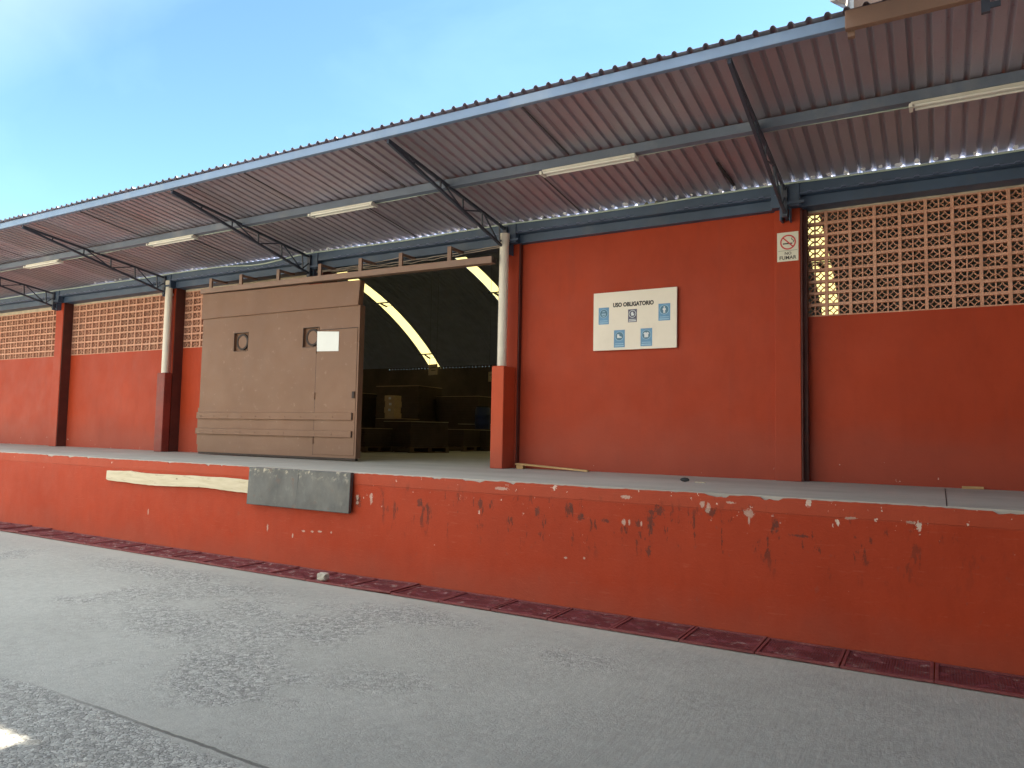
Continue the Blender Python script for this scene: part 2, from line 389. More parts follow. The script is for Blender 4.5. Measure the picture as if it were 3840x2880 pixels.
def grate_mat():
    g = G('red_mesh_sheet')
    c = g.mix(g.rng(g.noise(3,6,.65),.3,.7), (.125,.028,.038), (.205,.050,.060))
    c = g.mix(g.math('MULTIPLY', g.rng(g.noise(5.5,6,.7),.54,.68),.6), c, (.27,.155,.145))
    c = g.mix(g.math('MULTIPLY', g.math('MULTIPLY', g.rng(g.math('ADD', g.noise(11,6,.66), g.rng(g.xyz(0),-2.5,-8,0,.05)),.60,.66), 1.0),.75), c, (.44,.33,.31))
    c = g.mix(g.math('MULTIPLY', g.rng(g.noise(45,4,.7),.52,.66),.6), c, (.07,.014,.016))
    g.done(c, .7, 0, g.bump(g.noise(60,4),.5,.004), .3)
    # expanded-metal diamonds: openings between two crossed sets of strands
    X = g.xyz(0); Y = g.xyz(1)
    a = g.math('ADD', g.math('MULTIPLY', X, 1/.034), g.math('MULTIPLY', Y, 1/.020))
    b = g.math('SUBTRACT', g.math('MULTIPLY', X, 1/.034), g.math('MULTIPLY', Y, 1/.020))
    fa = g.math('PINGPONG', a, .5); fb = g.math('PINGPONG', b, .5)
    hole = g.math('MULTIPLY', g.math('GREATER_THAN', fa, .20), g.math('GREATER_THAN', fb, .20))
    clog = g.rng(g.noise(6,5,.65),.50,.60)
    alpha = g.math('SUBTRACT', 1.0, g.math('MULTIPLY', hole, g.math('SUBTRACT', 1.0, clog)))
    g.set(g.b.inputs['Alpha'], alpha)
    return g.m
M['grate'] = grate_mat()
M['grateframe'] = plain('red_angle_iron', (.17,.036,.040), .6, 0, .25, 5, dirt=(.30,.14,.11), damt=.5, dscale=6)

def sky_sheet():
    g = G('translucent_roof_sheet')
    t = g.n('ShaderNodeBsdfTranslucent', Color=(.25,.215,.095,1))
    d = g.n('ShaderNodeBsdfDiffuse', Color=(.12,.11,.08,1))
    mx = g.nt.nodes.new('ShaderNodeMixShader'); mx.inputs[0].default_value = .12
    g.nt.links.new(t, mx.inputs[1]); g.nt.links.new(d, mx.inputs[2]); g.nt.links.new(mx.outputs[0], g.out.inputs[0])
    return g.m
M['skylight'] = sky_sheet()
def glint():  # white stand-in for daylight glinting through the roof seam
    g = G('white_seam_glint')
    t = g.n('ShaderNodeBsdfTranslucent', Color=(.92,.92,.95,1))
    d = g.n('ShaderNodeBsdfDiffuse', Color=(.9,.9,.92,1))
    mx = g.nt.nodes.new('ShaderNodeMixShader'); mx.inputs[0].default_value = .5
    g.nt.links.new(t, mx.inputs[1]); g.nt.links.new(d, mx.inputs[2]); g.nt.links.new(mx.outputs[0], g.out.inputs[0])
    return g.m
M['glint'] = glint()

# ------------------------------------------------------------------ dimensions
S = 3.634; X1 = -1.42
PXL = [2.21,-1.435,-5.01,-8.64,-12.33,-16.05,-19.75,-23.4,-27.05]
def PX(i): return PXL[i+1]            # pilaster centres, i grows to the left
PW = .135
ZD = 1.13; YD = -2.30                 # dock height and front
ZB = 4.15                             # underside of the ring beam
XL, XR = -30., 9.5
def zr(y): return 4.41 + .1423*(-.05 - y)   # underside of the canopy sheet (pans)

# ------------------------------------------------------------------ ground
gb = MB()
gb.add([(-300,-300,0),(300,-300,0),(300,-2.76,0),(-300,-2.76,0)], [(0,1,2,3)])
gb.add([(-300,-2.76,0),(300,-2.76,0),(300,-2.76,-.16),(-300,-2.76,-.16)], [(0,1,2,3)])
gb.add([(-300,-2.76,-.16),(300,-2.76,-.16),(300,-2.05,-.16),(-300,-2.05,-.16)], [(0,1,2,3)])
gb.add([(-300,-2.05,-.16),(300,-2.05,-.16),(300,-2.05,0),(-300,-2.05,0)], [(0,1,2,3)])
gb.add([(-300,-2.05,0),(300,-2.05,0),(300,300,0),(-300,300,0)], [(0,1,2,3)])
tag(gb.build('ground', M['ground']), 'grey concrete yard with worn pebbly patches and a dark joint', 'ground', kind='structure')

# ------------------------------------------------------------------ loading dock
dock = thing('loading_dock', (-5,YD,0), 'long red painted loading dock with chipped face and grey concrete deck', 'loading dock')
dk = MB(); dk.box(XL, XR, YD+.022, 18.3, .55, ZD); dk.build('deck', M['deck'], dock)
fw = MB()
xs = [XL + k*.035 for k in range(int((XR-XL)/.035)+1)]
rnd = random.Random(3)
def edge_z(x):
    n = math.sin(x*1.7)*.3 + math.sin(x*4.3+1)*.3 + math.sin(x*11.1)*.2
    z = ZD - .006 - max(0,n)*.008 - rnd.random()*.007
    if rnd.random() < .05: edge_z.run = rnd.randint(1,5)
    if edge_z.run > 0: edge_z.run -= 1; z -= .008 + rnd.random()*.02
    return z
edge_z.run = 0
tz = [edge_z(x) for x in xs]
vs = []; n = len(xs)
for x, z in zip(xs, tz): vs.append((x, YD, z))
for x in xs: vs.append((x, YD, .99))
for x in xs: vs.append((x, YD, -.16))
for x, z in zip(xs, tz): vs.append((x, YD+.021, z))
fs = []
for i in range(n-1):
    fs += [(n+i, n+i+1, i+1, i), (2*n+i, 2*n+i+1, n+i+1, n+i), (i, i+1, 3*n+i+1, 3*n+i)]
fw.add(vs, fs); fw.build('front_wall', M['dock'], dock)
cs = MB(); cs.box(XL, XR, YD-.005, YD-.0005, 1.0, 1.098); cs.build('capping_strip', M['dock'], dock, .004)
jt = MB(); jt.box(.03,.037,YD+.03,-.02,ZD+.0005,ZD+.003); jt.build('deck_joint', M['black'], dock)

# ------------------------------------------------------------------ warehouse
wh = thing('warehouse', (-5,0,ZD), 'long red warehouse with breeze block vents and a vaulted roof behind the dock', 'warehouse')
rec = {0:.20, 1:.08, 3:.20, 4:.20, 5:.20, 6:.20}
def bay(i): # between pilaster i (right) and i+1 (left); bay -1 lies right of pilaster 0
    return PX(i+1)+PW, PX(i)-PW
for i in range(-1, 7):
    x0, x1 = bay(i)
    if i == 2-1+0 and False: pass
    if i == 1: continue                     # doorway
    if i == 0:
        b = MB(); b.box(x0, x1, .08, .23, ZD, ZB); b.build('wall_panel', M['wall'], wh)
        continue
    zt = 2.95 if i == -1 else 3.05
    ztop = 4.13 if i == -1 else 4.115
    rows = 9 if i == -1 else 8
    if i >= 4: ztop = 4.085
    y0 = .20
    b = MB(); b.box(x0, x1, y0, y0+.15, ZD, zt); b.build('wall_panel', M['wall'], wh)
    b = MB(); b.box(x0, x1, y0+.004, y0+.13, ztop, ZB); b.build('render_strip', M['mortar'], wh)
    # breeze blocks
    nb = 14; bw = (x1-x0)/nb; bh = (ztop-zt)/rows
    m = MB()
    fw_, dw = .031, .013
    for k in range(nb+1):
        cx = x0 + k*bw
        a = max(x0, cx-fw_/2 + random.uniform(-.0015,.0015)); c_ = min(x1, cx+fw_/2)
        m.box(a, c_, y0, y0+.072, zt, ztop)
    for r in range(rows+1):
        cz = zt + r*bh
        a = max(zt+.001, cz-.016); c_ = min(ztop-.001, cz+.016)
        for k in range(nb):
            jz = random.uniform(-.0015,.0015)
            m.box(x0+k*bw+fw_/2-.004, x0+(k+1)*bw-fw_/2+.004, y0+.003+random.uniform(0,.003), y0+.070, a+jz, c_+jz)
    cw = (bw-fw_-dw)/2; ch = bh-.032
    for k in range(nb):
        for r in range(rows):
            zc = zt + r*bh + bh/2
            m.box(x0+k*bw+bw/2-dw/2, x0+k*bw+bw/2+dw/2, y0+.018, y0+.066, zc-ch/2-.004, zc+ch/2+.004)
            for q in (0,1):
                xc = x0+k*bw+fw_/2+cw/2 + q*(cw+dw)
                for sx in (-1,1):
                    for sz in (-1,1):
                        ox, oz = xc+sx*cw/2, zc+sz*ch/2
                        a0 = {(-1,-1):0, (1,-1):PI/2, (1,1):PI, (-1,1):1.5*PI}[(sx,sz)]
                        m.ring(ox, oz, cw*.475-.0043, cw*.475+.0043, y0+.030, y0+.062, 4, a0, a0+PI/2)
    m.build('breeze_block_screen', M['terra'], wh)
for i in range(-1, 8):
    b = MB(); b.box(PX(i)-PW, PX(i)+PW, 0, .35, ZD, ZB-.002); b.build('pilaster', M['wall'], wh, .006)
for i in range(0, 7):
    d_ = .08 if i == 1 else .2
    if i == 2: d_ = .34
    b = MB(); b.box(PX(i)+PW+.0005, PX(i)+PW+.016, .012, d_-.001, ZD, ZB-.004); b.build('pilaster_edge', M['edge'], wh)  # dark strip over the right side of the pilaster
b = MB(); b.box(PX(0)+PW+.017, PX(0)+PW+.055, .10, .1995, ZD, ZB-.004); b.build('corner_strip', M['edge'], wh)  # narrow dark strip in the corner right of the pilaster
b = MB(); b.box(XL, PX(7)-PW, .2, .35, ZD, ZB); b.build('wall_panel', M['wall'], wh)
b = MB(); b.box(PX(-1)+PW, XR, .2, .35, ZD, ZB); b.build('wall_panel', M['wall'], wh)
# ring beam
b = MB()
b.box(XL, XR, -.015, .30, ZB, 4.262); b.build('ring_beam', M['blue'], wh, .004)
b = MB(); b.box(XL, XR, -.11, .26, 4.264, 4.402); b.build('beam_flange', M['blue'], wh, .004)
b = MB(); b.box(XL, XR, .12, .26, 4.4035, 4.46); b.build('eave_filler', M['blue'], wh)
for i in range(-1, 8):
    b = MB(); b.box(PX(i)-.15, PX(i)+.15, -.125, -.02, 4.14, 4.40); b.build('column_cap', M['blue'], wh, .005)
# conduit along the beam, sagging a little between fixings
b = MB(); pts = []
for k in range(0, 240):
    x = XL + .2 + k*(XR-XL-.4)/239
    t = ((x - X1)/S) % 1
    z = 4.402 + .004*math.sin(x*2.1) - .014*math.sin(PI*t)
    if -10.9 < x < -8.7: z -= .05*math.sin(PI*(x+10.9)/2.2)**2
    pts.append((x, -.128, z-.004))
b.tube(pts, .0115, 8); b.build('conduit', M['conduit'], wh)
# rear and end walls
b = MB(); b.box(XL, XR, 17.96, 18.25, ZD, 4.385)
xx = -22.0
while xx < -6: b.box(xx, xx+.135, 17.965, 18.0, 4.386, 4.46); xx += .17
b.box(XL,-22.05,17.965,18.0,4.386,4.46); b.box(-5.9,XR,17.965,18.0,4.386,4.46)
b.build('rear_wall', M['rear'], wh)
YC, RV = 9.05, 13.6; ZC = 4.43+3.4-RV
def arcpt(t, r=RV):  # t 0..1 from front spring to rear spring
    a = math.asin(9.0/RV); th = -a + 2*a*t
    return YC + r*math.sin(th), ZC + r*math.cos(th)
for xx in (XL, XR-.15):
    b = MB(); poly = [(.1,ZD),(18,ZD)] + [arcpt(1-k/20, RV-.01) for k in range(21)]
    nn = len(poly); v = [(xx,y,z) for y,z in poly] + [(xx+.15,y,z) for y,z in poly]
    f = [tuple(range(nn)), tuple(range(2*nn-1,nn-1,-1))] + [((k+1)%nn,k,nn+k,nn+(k+1)%nn) for k in range(nn)]
    b.add(v, f); b.build('end_wall', M['rear'], wh)
# vaulted roof in corrugated sheets with translucent strips between
strips = [(-19.75,-19.17), (-14.27,-13.80), (-8.72,-8.15), (-3.20,-2.66), (2.35,2.90), (-25.3,-24.75)]
strips.sort()
segs = []; last = XL-.3
for a, c_ in strips: segs.append((last, a+.012)); last = c_-.012
segs.append((last, XR+.3))
NT = 28
for a, c_ in segs:
    prof = []; x = a
    while x < c_:
        prof += [(x,0),(x+.10,0),(x+.11,.010),(x+.15,.010),(x+.16,0)]; x += .17
    prof = [(min(p_[0],c_),p_[1]) for p_ in prof]
    v = []; f = []
    for k in range(NT+1):
        t = -.012 + 1.0135*k/NT
        for px, h in prof:
            y, z = arcpt(t, RV+h); v.append((px,y,z))
    m_ = len(prof)
    for k in range(NT):
        for j in range(m_-1): f.append((k*m_+j, k*m_+j+1, (k+1)*m_+j+1, (k+1)*m_+j))
    b = MB(); b.add(v, f); b.build('vault_roof', M['vault'], wh)
for a, c_ in strips:
    v = []; f = []
    for k in range(NT+1):
        y, z = arcpt(-.01+1.02*k/NT, RV+.012); v += [(a,y,z),(c_,y,z)]
    for k in range(NT): f.append((2*k,2*k+1,2*k+3,2*k+2))
    b = MB(); b.add(v, f, True); b.build('skylight_strip', M['skylight'], wh)
    # purlin ties crossing the strip
    for t in (.18,.40,.60,.775,.955):
        b = MB()
        y, z = arcpt(t, RV-.03); b.bar((a-.1,y,z),(c_+.1,y,z),.03,.05)
        y2, z2 = arcpt(t+.012, RV-.03); b.bar((a-.1,y2,z2),(c_+.1,y2,z2),.012,.012)
        b.bar(((a+c_)/2-.05,y-.03,z-.03),((a+c_)/2+.06,y2+.02,z2-.03),.12,.03)
        b.build('strip_tie', M['truss'], wh)

# ------------------------------------------------------------------ canopy
YE = -2.68
can = thing('canopy', (-5,-1.3,4.4), 'long cantilevered corrugated metal canopy over the loading dock', 'canopy')
pitch = .132; sheet_n = 7
b = MB(); v = []; f = []
NY = 6
x = -26.0; idx = 0; cols = []
shift = 0
while x < 6.6:
    sh = idx // sheet_n; inn = idx % sheet_n
    zo = .009*(inn/sheet_n) + ((sh*37) % 5)*.0010
    r = random.uniform(-.002,.002)
    for dx, h in ((0,0),(.080,0),(.089,.020),(.097,.026),(.110,.026),(.118,.020)):
        cols.append((x+dx+r*0, h+zo, sh))
    x += pitch; idx += 1
ends = {}
for cx, h, sh in cols:
    if sh not in ends: ends[sh] = (random.uniform(-.012,.012), random.uniform(-.025,.012))
ys = [0, .2, .42, .62, .82, 1]
for cx, h, sh in cols:
    e0, e1 = ends[sh]
    for k, t in enumerate(ys):
        y = (YE+e0)*(1-t) + (-.045+e1)*t
        z = zr(y) + h + .003*math.sin(cx*1.3+k)
        v.append((cx, y, z))
m_ = len(ys)
for j in range(len(cols)-1):
    if cols[j][2] != cols[j+1][2]:
        continue
    for k in range(m_-1): f.append((j*m_+k, (j+1)*m_+k, (j+1)*m_+k+1, j*m_+k+1))
b.add(v, f)
# lap strips: each sheet's edge rib laps 30 mm over the next
v = []; f = []
for j in range(len(cols)-1):
    if cols[j][2] != cols[j+1][2]:
        cx, h, sh = cols[j]; e0, e1 = ends[sh]; o = len(v)
        for (ddx, dz) in ((-.001, h), (.016, .006), (.045, .007)):
            for k, t in enumerate(ys):
                y = (YE+e0)*(1-t) + (-.045+e1)*t
                v.append((cx+ddx, y, zr(y)+dz+.003*math.sin(cx*1.3+k)))
        for a in range(2):
            for k in range(m_-1): f.append((o+a*m_+k, o+(a+1)*m_+k, o+(a+1)*m_+k+1, o+a*m_+k+1))
b.add(v, f)
ro = b.build('roof_sheet', M['rooftop'], can)
so = ro.modifiers.new('thick','SOLIDIFY'); so.thickness = .0025; so.offset = 1; so.material_offset = 1; so.material_offset_rim = 1
ro.data.materials.append(M['roof'])
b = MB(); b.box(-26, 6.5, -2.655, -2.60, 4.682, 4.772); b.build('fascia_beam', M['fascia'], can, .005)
b = MB(); b.box(-26, 6.5, -1.48, -1.42, 4.505, 4.600); b.box(-26,6.5,-1.42,-1.38,4.505,4.518); b.build('purlin', M['purlin'], can, .004)
b = MB(); b.tube([(-26+k*.65, -1.365, 4.512-.006*math.sin(k*1.3)) for k in range(50)], .009, 8); b.build('lamp_conduit', M['conduit'], can)
# trusses
def make_truss(i):
    x = PX(i)
    t = bpy.data.objects.new('truss', None); COL.objects.link(t); t.parent = can; t.location = Vector((x,0,0)) - can.location
    top = lambda q: Vector((x, -2.60 + 2.55*q, 4.668 - .355*q))
    bot = lambda q: Vector((x, -2.60 + 2.60*q, 4.652 - .625*q))
    b = MB(); b.bar(top(0), top(1), .030, .032); b.build('top_chord', M['truss'], t)
    b = MB(); b.bar(bot(0.0), bot(1), .030, .032); b.build('bottom_chord', M['truss'], t)
    T = [.18,.377,.56,.733,.90]
    for k, q in enumerate(T):
        b = MB(); b.bar(top(q), bot(q-.008), .017, .017); b.build('web_bar', M['truss'], t)
    for (a, c_, up) in ((.385,.555,0),(.56,.728,1),(.745,.885,0),(.89,.995,1)):
        b = MB()
        if up: b.bar(bot(a-.008), top(c_), .016, .016)
        else: b.bar(top(a), bot(c_-.008), .016, .016)
        b.build('web_bar', M['truss'], t)
    b = MB(); b.box(x-.03, x+.03, -.165, -.127, 4.02, 4.36); b.build('wall_post', M['truss'], t)
    b = MB(); b.box(x+.0, x+.20, -.16, -.13, 4.155, 4.185); b.box(x-.055,x-.035,-.14,-.002,3.99,4.13); b.box(x+.035,x+.05,-.10,-.002,3.99,4.14); b.build('bracket', M['blue'], t)
    return t
t0 = make_truss(0)
for i in list(range(1,7)) + [-1]:
    c = copy_tree(t0, can); c.location = Vector((PX(i),0,0)) - can.location
# white blobs standing in for daylight glints between the ribs along the wall
rf = random.Random(11)
x = -15.5
while x < 3.2:
    p_ = .95 if x > -3.4 else (.75 if x > -9 else .35)
    if rf.random() < p_:
        w = rf.uniform(.016,.042)*(1.35 if x > -2 else 1); h = rf.uniform(.018,.042)*(1.45 if x > -1 else 1)
        if rf.random() < .18: w *= 1.7; h *= 1.2
        y = rf.uniform(-.185,-.150); z = 4.412
        n_ = 7; ring0 = []; ring1 = []
        for k in range(n_):
            a = 2*PI*k/n_; q = rf.uniform(.65,1.15)
            hz = math.sin(a)*h*.55*q + h*.15
            if rf.random() < .2: hz *= 1.4
            ring0.append((x + math.cos(a)*w*.6*q, y + rf.uniform(-.008,.008), z + hz))
            ring1.append((x + math.cos(a)*w*.5*q, y + .03 + rf.uniform(-.006,.006), z + hz*.8))
        b = MB(); b.add(ring0+ring1, [tuple(range(n_)), tuple(range(2*n_-1,n_-1,-1))] + [((k+1)%n_,k,n_+k,n_+(k+1)%n_) for k in range(n_)])
        b.build('seam_glint', M['glint'], can)
    x += pitch*1.25
for (sx, a_, c_) in ((-3.45,-2.6,-1.49),(-3.93,-1.36,-.12),(-7.42,-2.6,-1.49),(-6.56,-1.36,-.12),(-11.0,-2.6,-1.49),(-10.2,-1.36,-.12),(-14.4,-2.6,-1.49),(-13.3,-1.36,-.12)):
    b = MB(); b.bar((sx,a_,zr(a_)-.004),(sx+.03,c_,zr(c_)-.004),.013,.006); b.build('sheet_lap', M['edgelap'], can)
b = MB(); b.bar((-2.0,-.80,zr(-.8)-.012),(-1.96,-.24,zr(-.24)-.012),.03,.015); b.build('rib_patch', M['black'], can)

# ------------------------------------------------------------------ yard roof corner at the upper right, with unseen shade parts added
yr = thing('yard_roof', (0,-3,4.6), 'brown edged yard roof at the right end of the canopy, with added unseen shade panels', 'roof')
b = MB(); b.box(-.56, .34, -2.72, -2.66, 4.635, 4.775); b.build('edge_channel', M['brownsteel'], yr, .004)
b = MB(); b.box(.34, 12, -2.74, -2.66, 4.66, 4.79); b.build('edge_beam', M['truss'], yr, .004)
b = MB(); b.box(.29, .34, -2.76, -2.725, 4.50, 4.79); b.box(.34,.40,-2.76,-2.75,4.52,4.56); b.build('bracket', M['truss'], yr)
b = MB(); b.box(-.548,-.50,-2.656,-2.61,4.60,4.68); b.build('bracket', M['brownsteel'], yr)
b = MB(); b.box(-.575, 12, -2.0, -1.94, 5.17, 5.62); b.build('upper_fascia', M['brownsteel'], yr, .004)
b = MB(); b.box(-.50, 12, -1.93, -1.90, 4.80, 5.17); b.build('white_sheet', M['whitemetal'], yr)
b = MB(); b.hexa([(-.60,-3.25,4.57),(-.56,-3.25,4.57),(-.56,-1.93,5.19),(-.60,-1.93,5.19),(-.60,-3.25,4.90),(-.56,-3.25,4.90),(-.56,-1.93,5.60),(-.60,-1.93,5.60)]); b.build('rake_board', M['whitemetal'], yr, .003)
b = MB(); b.box(-.855, 22, -5.0, -2.42, 5.15, 5.18); b.box(-4.6, 22, -19, -5.001, 5.045, 5.075); b.build('shade_roof_panel', M['vault'], yr)  # unseen panels added to shade the right of the yard
b = MB(); b.box(-.5, 22, -19, -18.8, 0, 5.04); b.box(21.8, 22, -18.79, -3, 0, 5.04); b.build('shade_wall', M['wall'], yr)  # unseen walls added to darken the right bay
for (x, y) in ((-.3,-18.6),(6.5,-18.6),(13.6,-18.6),(21.6,-18.6),(21.6,-3.2)):  # posts under the added unseen roof
    b = MB(); b.box(x-.09,x+.09,y-.09,y+.09,0,5.03); b.build('unseen_post', M['brownsteel'], yr, .005)

# ------------------------------------------------------------------ unseen building added behind the viewer to bounce sunlight
fb = thing('bounce_building', (-32,-21,0), 'long pale unseen building added across the yard to bounce light', 'building')
b = MB(); b.box(-75, -8, -26, -19.5, 0, 7.2); b.build('wall', M['paleface'], fb)
b = MB(); b.box(-75.3, -7.7, -26.3, -19.2, 7.2, 7.45); b.build('parapet', M['mortar'], fb)
for k in range(11):
    b = MB(); x = -70 + k*6.1; b.box(x, x+2.6, -19.499, -19.44, 3.6, 5.0); b.build('window', M['truss'], fb)

# ------------------------------------------------------------------ sliding door, its track
dr = thing('sliding_door', (-9.17,-.3,ZD+.01), 'tall brown steel sliding door pushed aside with a wicket door in it', 'sliding door')
DX0, DX1, YF = -10.965, -7.385, -.30
v1, v2 = (-10.145,-9.815), (-8.55,-8.22)
zv0, zv1 = 2.862, 3.160
zb = 1.175
# leaf: pieces round the two square vents
b = MB()
def leafbox(x0,x1,z0,z1): b.box(x0,x1,YF,YF+.07,z0,z1)
zlip = 3.445
leafbox(DX0, DX1, zb, zv0); leafbox(DX0, DX1, zv1, zlip)
leafbox(DX0, v1[0], zv0, zv1); leafbox(v1[1], v2[0], zv0, zv1); leafbox(v2[1], DX1, zv0, zv1)
b.build('leaf', M['door'], dr)
b = MB(); b.hexa([(DX0,YF-.034,zlip),(DX1-.03,YF-.034,zlip),(DX1-.03,YF+.07,zlip),(DX0,YF+.07,zlip),(DX0,YF-.034,3.875),(DX1-.0,YF-.034,3.815),(DX1-.0,YF+.07,3.815),(DX0,YF+.07,3.875)])
b.build('upper_panel', M['door'], dr, .004)
b = MB(); b.box(DX0-.03, DX0, YF, YF+.06, 1.30, 1.92); b.build('edge_flange', M['door'], dr)
for (a, c_) in (v1, v2):
    cx = (a+c_)/2; cz = (zv0+zv1)/2
    vt = MB(); vt.box(a, c_, YF+.045, YF+.066, zv0, zv1); vo = vt.build('round_vent', M['door'], dr)
    r_ = MB(); r_.ring(cx+.015, cz, .105, .135, YF+.012, YF+.044, 32); r_.build('vent_ring', M['brownend'], vo)
    r_ = MB(); r_.disc(cx+.015, cz, .104, YF+.020, YF+.044, 32); r_.build('vent_cover', M['door'], vo)
    r_ = MB(); fr = .007
    r_.box(a-fr,a,YF-.006,YF+.0,zv0-fr,zv1+fr); r_.box(c_,c_+fr,YF-.006,YF,zv0-fr,zv1+fr); r_.box(a,c_,YF-.006,YF,zv1,zv1+fr); r_.box(a,c_,YF-.006,YF,zv0-fr,zv0)
    r_.build('vent_frame', M['ventdark'], vo)
# wicket door (set 4 mm behind a narrow frame) and its hinges
WX0, WX1, WZ0, WZ1 = -8.245, -7.425, 1.215, 3.105
b = MB(); b.box(WX0, WX1, YF-.012, YF-.0005, WZ0, WZ1)
wk = b.build('wicket_door', M['door'], dr, .003)
for zz in (1.42, 2.10, 2.80):
    h_ = MB(); h_.tube([(WX0-.006,YF-.016,zz-.05),(WX0-.006,YF-.016,zz+.05)], .012, 8); h_.build('hinge', M['door'], wk)
h_ = MB(); h_.box(WX1-.06,WX1-.015,YF-.03,YF-.0125,2.06,2.16); h_.build('latch', M['brownend'], wk, .003)
b = MB(); b.box(WX0-.016, WX0-.004, YF-.002, YF-.0003, WZ0-.01, WZ1+.012); b.box(WX0-.016, WX1+.016, YF-.002, YF-.0003, WZ1+.002, WZ1+.012); b.box(WX1+.004, WX1+.016, YF-.002, YF-.0003, WZ0-.01, WZ1+.012)
b.build('shadow_gap', M['brownend'], dr)
b = MB(); b.box(DX1-.025, DX1+.004, YF-.02, YF+.09, zb, 3.44); b.build('edge_angle', M['door'], dr, .004)
for (z0, z1, xl) in ((1.735,1.845,DX0-.02),(1.478,1.575,DX0-.03)):
    b = MB(); b.box(xl, -7.475, YF-.036, YF-.001, z0, z1); rl = b.build('bumper_rail', M['door'], dr, .006)
    e = MB(); e.box(-7.4745,-7.468,YF-.033,YF-.004,z0+.006,z1-.006); e.build('rail_end', M['brownend'], rl)
    x = xl+.12
    while x < -7.55:
        bo = MB(); bo.disc(x, z0+.045, .010, YF-.043, YF-.0365, 10); bo.build('bolt', M['door'], rl); x += .335
b = MB(); b.box(DX0+.02, DX1-.02, YF+.005, YF+.06, ZD+.012, zb); b.build('bottom_guide', M['brownend'], dr)
# sheet of paper
b = MB(); b.hexa([(-8.235,YF-.0165,2.785),(-7.79,YF-.0165,2.772),(-7.79,YF-.013,2.772),(-8.235,YF-.013,2.785),(-8.238,YF-.0165,3.092),(-7.792,YF-.0165,3.066),(-7.792,YF-.013,3.066),(-8.238,YF-.013,3.092)])
po = b.build('paper_sheet', M['white']); tag(po, 'blank white sheet stuck on the brown wicket door', 'paper')
# track
tr = thing('door_track', (-8,-.3,3.9), 'brown steel overhead track on short brackets above the sliding door', 'door track')
b = MB(); b.hexa([(-10.99,-.37,3.885),(-5.08,-.37,3.835),(-5.08,-.25,3.835),(-10.99,-.25,3.885),(-10.99,-.37,3.968),(-5.08,-.37,3.925),(-5.08,-.25,3.925),(-10.99,-.25,3.968)])
b.build('track_rail', M['brownsteel'], tr, .004)
b = MB(); b.box(-5.079,-5.07,-.365,-.255,3.84,3.92); b.build('rail_end', M['brownend'], tr)
for k, x in enumerate((-10.76,-10.0,-9.12,-8.21,-7.39,-6.63,-5.78)):
    zt_ = 3.966 - (x+10.99)*.0076
    b = MB(); b.box(x-.032, x+.032, -.35, -.318, zt_-.003, 4.135); b.box(x-.03, x+.03, -.318, -.017, 4.105, 4.133)
    b.build('bracket', M['brownsteel'], tr, .003)
# steel lintel channel behind the track and sagging cables
b = MB(); b.box(PX(2)+PW, PX(1)-PW, .05, .25, 4.132, ZB-.003); b.build('door_lintel', M['truss'], wh)
cb = MB()
for (y, z, s_, a, c_) in ((.0,4.10,.035,-8.6,-5.1),(.03,4.09,.05,-8.3,-5.1),(-.0,4.12,.03,-8.65,-6.8)):
    cb.tube([(a+(c_-a)*k/24, y-.03, z + (.05*k/24) - s_*math.sin(PI*k/24)*(.8+.2*math.sin(k*2.2))) for k in range(25)], .007, 6)
tag(cb.build('sagging_cable', M['cable']), 'pale cables sagging under the blue beam across the top of the doorway', 'cable')

# ------------------------------------------------------------------ downpipes
def downpipe(x, y, z0, z1, casing, cm, label):
    t = thing('downpipe', (x,y,ZD), label, 'downpipe', 'cream downpipes on the front wall')
    b = MB(); b.tube([(x,y,z0-.03),(x,y,z0+.4),(x+.004,y,z1)], .062, 20); 
    b.build('pipe', M['pvc'], t)
    b = MB(); b.tube([(x+.004,y,z1-.10),(x+.004,y,z1+.001)], .068, 20); b.build('pipe_collar', M['pvc'], t)
    a, c_, yy = casing
    b = MB(); b.box(a, c_, yy, -.001, ZD, z0); b.build('concrete_casing', cm, t, .012)
downpipe(-5.0, -.185, 2.47, 4.25, (-5.085,-4.895,-.30), M['casing'], 'cream downpipe rising from a bright red casing at the right of the doorway')
downpipe(-12.27, -.085, 2.57, 4.27, (-12.40,-12.175,-.15), M['maroon'], 'cream downpipe over a dark maroon casing, left of the sliding door')
for (x, lab) in ((PX(3)+.05, 'small white porcelain knob beside the downpipe left of the sliding door'), (PX(4)-.02, 'small white porcelain knob at the pilaster top farther left')):
    b = MB(); b.tube([(x,-.001,4.03),(x,-.02,4.03),(x,-.035,4.03),(x,-.06,4.03),(x,-.07,4.03)], [.03,.035,.022,.036,.02], 14)
    tag(b.build('porcelain_knob', M['porcelain']), lab, 'insulator', 'porcelain knobs on the pilasters')

# ------------------------------------------------------------------ lights under the purlin
def make_light():
    t = thing('strip_light', (0,-1.45,4.504), 'x', 'strip light', 'unlit strip lights under the canopy')
    L = .54
    b = MB(); b.box(-L,L,-1.45-.028,-1.45+.028,4.460,4.5035)
    o = b  # built at world X 0
    b.build('housing', M['lampbody'], t, .004)
    for dy in (-.042,.042):
        b = MB(); b.tube([(-L+.03,-1.45+dy,4.458),(L-.03,-1.45+dy,4.458)], .013, 10); b.build('tube', M['tube'], t)
    for sx in (-1,1):
        b = MB(); b.box(sx*L-.015, sx*L+.015, -1.45-.062, -1.45+.062, 4.442, 4.477); b.build('end_cap', M['lampbody'], t, .003)
    return t
lt = make_light()
labs = ['strip light nearest the right edge, above the breeze block screen',
        'strip light above the red wall with the white notice board',
        'strip light above the doorway, over the open end of the brown door',
        'strip light above the left half of the brown sliding door',
        'smallest strip light, farthest left under the canopy']
cxs = [.37,-3.215,-6.735,-10.27,-13.95]
for k, (x, lb) in enumerate(zip(cxs, labs)):
    o = lt if k == 0 else copy_tree(lt)
    o.location.x = x; o['label'] = lb

